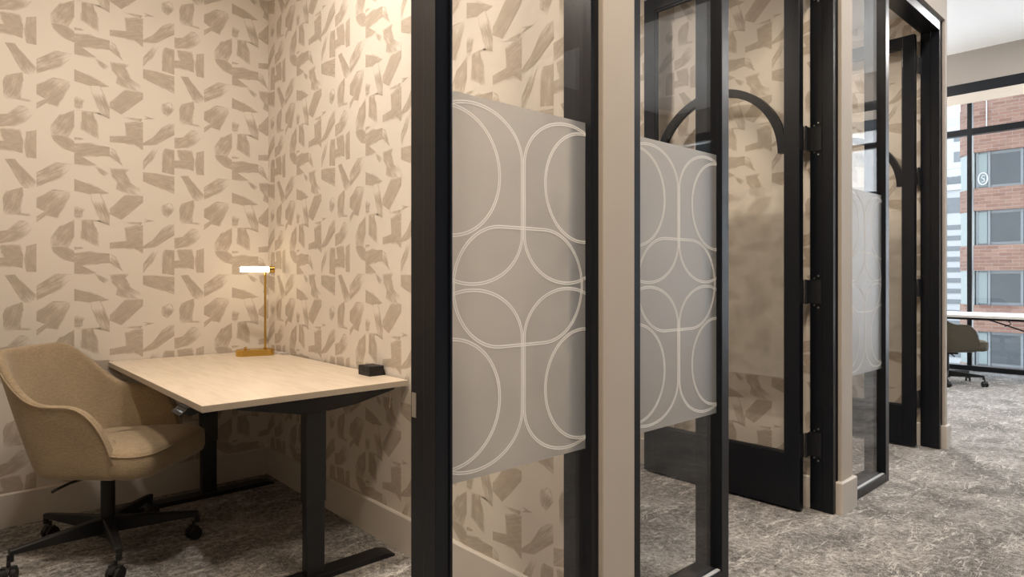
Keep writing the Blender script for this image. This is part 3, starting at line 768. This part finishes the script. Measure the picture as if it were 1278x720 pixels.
# desk by the window
r = empty('workstation_desk', (9.30, 1.2, 0)); tag(r, 'long white desk top on dark legs in front of the corridor window', 'desk')
zt = .745
box('desktop', (-.45, .42, -1.9, 1.9, zt - .028, zt), M['desk_white'], r, bevel=.002)
for yy in (-1.55, 1.35):
    box('leg', (-.04, .04, yy, yy + .06, .02, zt - .07), M['black_desk'], r, bevel=.003)
    box('foot', (-.36, .36, yy - .01, yy + .07, 0, .022), M['black_desk'], r, bevel=.003)
box('top_rail', (-.12, -.02, -1.6, 1.5, zt - .07, zt - .029), M['black_desk'], r, bevel=.003)
bm = bmesh.new(); tube(bm, [(-.30, .62, zt - .032), (-.28, .55, zt - .06), (-.30, .42, zt - .10), (-.33, .22, zt - .17)], .008, 8); tube(bm, [(-.30, .40, zt - .032), (-.31, .36, zt - .09), (-.30, .42, zt - .12)], .006, 8)
obj('crank_handle', bm, M['plastic'], r, smooth=True)
# ------------------------------------------------------------------ buildings across the street
def brick_mat():
    m, nt, out = new_mat('red_brick'); p = N(nt, 'ShaderNodeBsdfPrincipled'); L(nt, p.outputs[0], out.inputs[0])
    v = objco(nt, (1, 1, 1))
    sp = N(nt, 'ShaderNodeSeparateXYZ'); L(nt, v, sp.inputs[0]); cb = N(nt, 'ShaderNodeCombineXYZ')
    L(nt, math_n(nt, 'ADD', sp.outputs[1], sp.outputs[0]), cb.inputs[0]); L(nt, sp.outputs[2], cb.inputs[1])
    b = N(nt, 'ShaderNodeTexBrick'); L(nt, cb.outputs[0], b.inputs['Vector'])
    b.inputs['Color1'].default_value = (.125, .052, .033, 1); b.inputs['Color2'].default_value = (.20, .105, .072, 1); b.inputs['Mortar'].default_value = (.21, .18, .16, 1)
    b.inputs['Scale'].default_value = 1.0; b.inputs['Brick Width'].default_value = .62; b.inputs['Row Height'].default_value = .2; b.inputs['Mortar Size'].default_value = .012
    f = noise(nt, 1.2, 4, .7, v)
    L(nt, mixc(nt, math_n(nt, 'MULTIPLY', f, .55), b.outputs[0], (.10, .062, .052)), p.inputs['Base Color']); p.inputs['Roughness'].default_value = .9
    return m
M['brick'] = brick_mat()
M['bldg_frame'] = pbr('grey_window_frame', (.11, .12, .13), .5)
M['bldg_panel'] = pbr('pale_green_panel', (.11, .14, .14), .3)
M['bldg_glass'] = pbr('dark_window_glass', (.03, .036, .042), .3, spec=.35, var=.4, vscale=.6)
M['bldg_white'] = pbr('pale_concrete', (.34, .345, .35), .8)
M['bldg_grey'] = pbr('grey_concrete', (.40, .40, .41), .8)
M['bldg_cream'] = pbr('cream_stone', (.85, .81, .78), .8)
M['bldg_tan'] = pbr('tan_masonry', (.50, .42, .34), .8)
B = empty('brick_building', (45, 0, -20)); tag(B, 'red brick building with ribbon windows across the street', 'building')
def BB(name, x0, x1, y0, y1, z0, z1, mat, parent=B, bev=0):
    return box(name, (x0 - 45, x1 - 45, y0, y1, z0 + 20, z1 + 20), mat, parent, bevel=bev)
YL = 10.15
bm = bmesh.new()
bands = [(-30, -7.3), (-5.3, -3.95), (-1.9 + .0, -.45 + .0)]
levels = [(-7.35, -5.35), (-3.93, -1.93), (-.42, 1.58), (3.05, 5.06), (6.35, 8.45)]
levels += [(9.9 + 5.2 + 3.45 * i, 12.0 + 5.2 + 3.45 * i) for i in range(3)]
zlast = -30
for a, b in levels:
    z0, z1 = zlast, a
    for (xx0, xx1, yy0, yy1) in ((45, 60, -30, YL - .6),):
        bx(bm, 0, 15, 2.5, YL - .6, z0 + 20, z1 + 20)
        # chamfered corner return
        prism(bm, [(0, YL - .6), (1.2, YL + .35), (15, YL + .35), (15, YL - .6)], z0 + 20, z1 + 20)
    zlast = b
bx(bm, 0, 15, 2.5, YL - .6, zlast + 20, 26 + 20); prism(bm, [(0, YL - .6), (1.2, YL + .35), (15, YL + .35), (15, YL - .6)], zlast + 20, 26 + 20)
obj('brick_wall', bm, M['brick'], B)
BB('inner_core', 45.9, 59.5, 2.7, YL - .3, -29, 25, M['bldg_frame'])
for k, (a, b) in enumerate(levels):
    f = BB('window_band', 45.25, 45.5, 2.6, YL - .65, a, b, M['bldg_frame'])
    g = BB('window_glazing', 45.22, 45.26, 2.6, YL - .7, a + .18, b - .18, M['bldg_glass'], f)
    for y in [9.42, 8.85, 7.35] + [5.6 - 2.1 * i for i in range(2)]: box('mullion', (.16, .30, y - .06, y + .06, a + 20, b + 20), M['bldg_frame'], f)
    box('pale_panel', (.19, .215, 8.95, 9.36, a + 20.1, b + 19.9), M['bldg_panel'], f)
    bm = bmesh.new(); prism(bm, [(.02, YL - .62), (1.2, YL + .30), (1.2, YL - .3), (.5, YL - .64)], a + 20, b + 20); obj('corner_glazing', bm, M['bldg_panel'], f)
bm = bmesh.new(); bx(bm, -.08, -.02, 9.45 - .55, 9.45 - .50, 29.8, 32.3); obj('wall_pipe', bm, M['bldg_white'], B)
# round white sign on the upper window band
bm = bmesh.new()
tube(bm, [(.14, 9.14 + .22 * math.cos(t), 26.9 + .34 * math.sin(t)) for t in [2 * PI * i / 28 for i in range(28)]], .045, 6, closed=True)
tube(bm, [(.13, 9.14 - .10, 27.05), (.13, 9.14 + .02, 27.1), (.13, 9.14 + .06, 26.95), (.13, 9.14 - .05, 26.9), (.13, 9.14 - .08, 26.75), (.13, 9.14 + .06, 26.7)], .035, 6)
q = obj('round_sign', bm, M['bldg_white'], B); q['label'] = 'round white sign mark on the upper window band'
P_ = empty('stone_building', (40, -20, -20)); tag(P_, 'cream stone building with dark window bands right of the brick building', 'building')
box('walls', (0, 15, -24, 21, 0, 46), M['bldg_cream'], P_)
for i in range(9):
    box('window_band', (-.05, .3, -23, 20, 3.2 + 4.4 * i, 4.1 + 4.4 * i), M['bldg_glass'], P_)
# pale banded office block further left
T = empty('office_block', (80, 18, -30)); tag(T, 'pale office block with dark window bands left of the brick building', 'building')
box('walls', (0, 16, -8.2, 9, 0, 40.4), M['bldg_white'], T)
zz = 30 - 24
while zz < 37:
    b_ = box('window_band', (-.06, .2, -7.6, 8.6, zz, zz + .48), M['bldg_frame'], T); zz += 1.12
box('window_band', (-.06, .2, -7.6, 8.6, 38.0, 39.6), M['bldg_frame'], T)
box('parapet', (-.2, 16.2, -8.4, 9.2, 40.4, 41.0), M['bldg_grey'], T)
box('rooftop_plant', (3, 9, -6.5, 4, 41.0, 42.2), M['bldg_frame'], T)
bm = bmesh.new()
for yy in (-7, -5.6, -4.2, -2.8, -1.4, 0): tube(bm, [(.5, yy, 41.0), (.5, yy, 42.8)], .10, 6)
for z_ in (42.0, 42.8): tube(bm, [(.5, -7.4, z_), (.5, 6, z_)], .09, 6)
obj('roof_railing', bm, M['bldg_grey'], T)
T = empty('highrise_tower', (150, 34, -40)); tag(T, 'tall white tower with arched top far behind the office block', 'building')
box('shaft', (0, 14, -14, 8, 0, 70), M['bldg_white'], T)
bm = bmesh.new()
prism_x(bm, [(-13, 70), (5, 70), (5, 72), (2, 75.5), (-1, 72), (-4, 72), (-7, 77), (-10, 72), (-13, 72)], 0, 12); obj('gabled_top', bm, M['bldg_white'], T)
for yy in (-12.0, -9.6, -7.2, -4.8, -2.4, 0.0, 2.4):
    box('window', (-.1, .3, yy, yy + 1.1, 64, 66), M['bldg_frame'], T); box('window', (-.1, .3, yy, yy + 1.1, 68, 69.6), M['bldg_frame'], T)
bm = bmesh.new()
for yy in range(-13, 7, 1):
    for z_ in range(42, 62, 2): bx(bm, -.1, .2, yy, yy + .45, z_, z_ + 1.2)
o = obj('small_windows', bm, M['bldg_panel'], T); o['kind'] = 'stuff'
struct(box('ground_street', (11, 200, -120, 160, -20.4, -20), M['bldg_grey']), 'grey street level far below the windows', 'ground')

# ------------------------------------------------------------------ world and lights
wd = bpy.data.worlds.new('World'); sc.world = wd; wd.use_nodes = True
nt = wd.node_tree; nt.nodes.clear(); out = nt.nodes.new('ShaderNodeOutputWorld'); bg = nt.nodes.new('ShaderNodeBackground')
tc = nt.nodes.new('ShaderNodeTexCoord'); sp = nt.nodes.new('ShaderNodeSeparateXYZ'); nt.links.new(tc.outputs['Generated'], sp.inputs[0])
r_ = nt.nodes.new('ShaderNodeValToRGB'); nt.links.new(sp.outputs[2], r_.inputs[0])
e = r_.color_ramp.elements; e[0].position = 0; e[0].color = (.80, .84, .88, 1); e[1].position = .6; e[1].color = (.74, .84, .98, 1)
nt.links.new(r_.outputs[0], bg.inputs[0]); bg.inputs[1].default_value = SKY
nt.links.new(bg.outputs[0], out.inputs[0])
def area(name, loc, size, power, col, rot=(0, 0, 0), size_y=None, spread=None):
    l = bpy.data.lights.new(name, 'AREA'); l.energy = power; l.color = col; l.shape = 'RECTANGLE' if size_y else 'DISK'; l.size = size
    if size_y: l.size_y = size_y
    if spread: l.spread = spread
    o = bpy.data.objects.new(name, l); C.objects.link(o); o.location = loc; o.rotation_euler = rot; return o
WARM = (1, .90, .795)
# recessed downlights in the small rooms
def downlight(x, y, z, power, size, label):
    r = empty('recessed_downlight', (x, y, z)); tag(r, label, 'ceiling light')
    bm = bmesh.new(); pts = [(.075 * math.cos(t), .075 * math.sin(t)) for t in [2 * PI * i / 32 for i in range(32)]]
    A = [bm.verts.new((a * 1.25, b * 1.25, -.004)) for a, b in pts]; B_ = [bm.verts.new((a, b, -.004)) for a, b in pts]
    A2 = [bm.verts.new((a * 1.25, b * 1.25, .0)) for a, b in pts]; B2 = [bm.verts.new((a, b, .0)) for a, b in pts]
    for i in range(32):
        j = (i + 1) % 32
        bm.faces.new((A[i], A[j], B_[j], B_[i])); bm.faces.new((A2[i], A2[j], A[j], A[i])); bm.faces.new((B_[i], B_[j], B2[j], B2[i]))
    obj('trim_ring', bm, M['white_ceiling'], r)
    area('downlight_lamp', (x, y, z - .012), size, power, WARM)
downlight(.12, 2.40, 3.05, P_ROOM1 * .5, .10, 'round recessed downlight above the chair side of the first room')
downlight(.80, 2.45, 3.05, P_ROOM1 * .5, .10, 'round recessed downlight above the desk side of the first room')
downlight(2.12, 2.5, 3.05, P_ROOM2, .12, 'round recessed downlight in the ceiling of the second room')
downlight(4.35, 2.5, 3.05, P_ROOM3, .12, 'round recessed downlight in the ceiling of the third room')
# linear lights over the corridor
for x in (-1.5, 1.2, 3.9, 8.6):
    area('corridor_lamp', (x, .25, ZC - .03), 1.2, P_COR * (1.4 if x > 7 else 1.5 if x < 2 else 1), ((1, .84, .67) if x < 2 else (1, .96, .93)), size_y=.5)
for x in (6.9, 8.6):
    area('open_area_lamp', (x, 3.6, ZC - .03), 1.6, P_COR * .8, (1, .94, .88), size_y=.5)
for x, y in ((8.3, 4.6), (8.3, -1.6)):  # unseen upward fill lights, added to brighten the white ceiling
    area('added_ceiling_fill', (x, y, 3.1), 1.4, P_UP, (1, .97, .94), rot=(PI, 0, 0), size_y=.3)
# tube of the desk lamp
l = bpy.data.lights.new('lamp_tube_glow', 'POINT'); l.energy = P_TUBE; l.color = (1, .78, .52); l.shadow_soft_size = .03
o = bpy.data.objects.new('lamp_tube_glow', l); C.objects.link(o); o.location = (1.342 - .0, 3.610 - .035, .745 + .478)
# the window wall as a portal for the sky light
l = bpy.data.lights.new('window_portal', 'AREA'); l.shape = 'RECTANGLE'; l.size = 3.4; l.size_y = 11; l.cycles.is_portal = True
o = bpy.data.objects.new('window_portal', l); C.objects.link(o); o.location = (XWIN + .15, 1.5, 1.78); o.rotation_euler = (0, math.radians(90), 0)

# ------------------------------------------------------------------ camera
cam = bpy.data.cameras.new('camera'); co = bpy.data.objects.new('camera', cam); C.objects.link(co)
F_, YAW = 799.5, .8337
cam.sensor_fit = 'HORIZONTAL'; cam.sensor_width = 36; cam.lens = F_ / 1278 * 36
cam.shift_y = (346.3 - 360) / 1278 * -1 * -1
cam.clip_start = .05; cam.clip_end = 500
co.location = (0, 0, 1.18); co.rotation_euler = (PI / 2, 0, YAW - PI / 2)
sc.camera = co
sc.view_settings.view_transform = 'Standard'; sc.view_settings.look = 'None'
sc.view_settings.gamma = 1; sc.view_settings.use_curve_mapping = False
sc.view_settings.exposure = EXPOSURE
sc.cycles.max_bounces = 12; sc.cycles.transparent_max_bounces = 24; sc.cycles.diffuse_bounces = 5; sc.cycles.glossy_bounces = 5; sc.cycles.transmission_bounces = 8
sc.cycles.use_denoising = True; sc.cycles.sample_clamp_indirect = 4
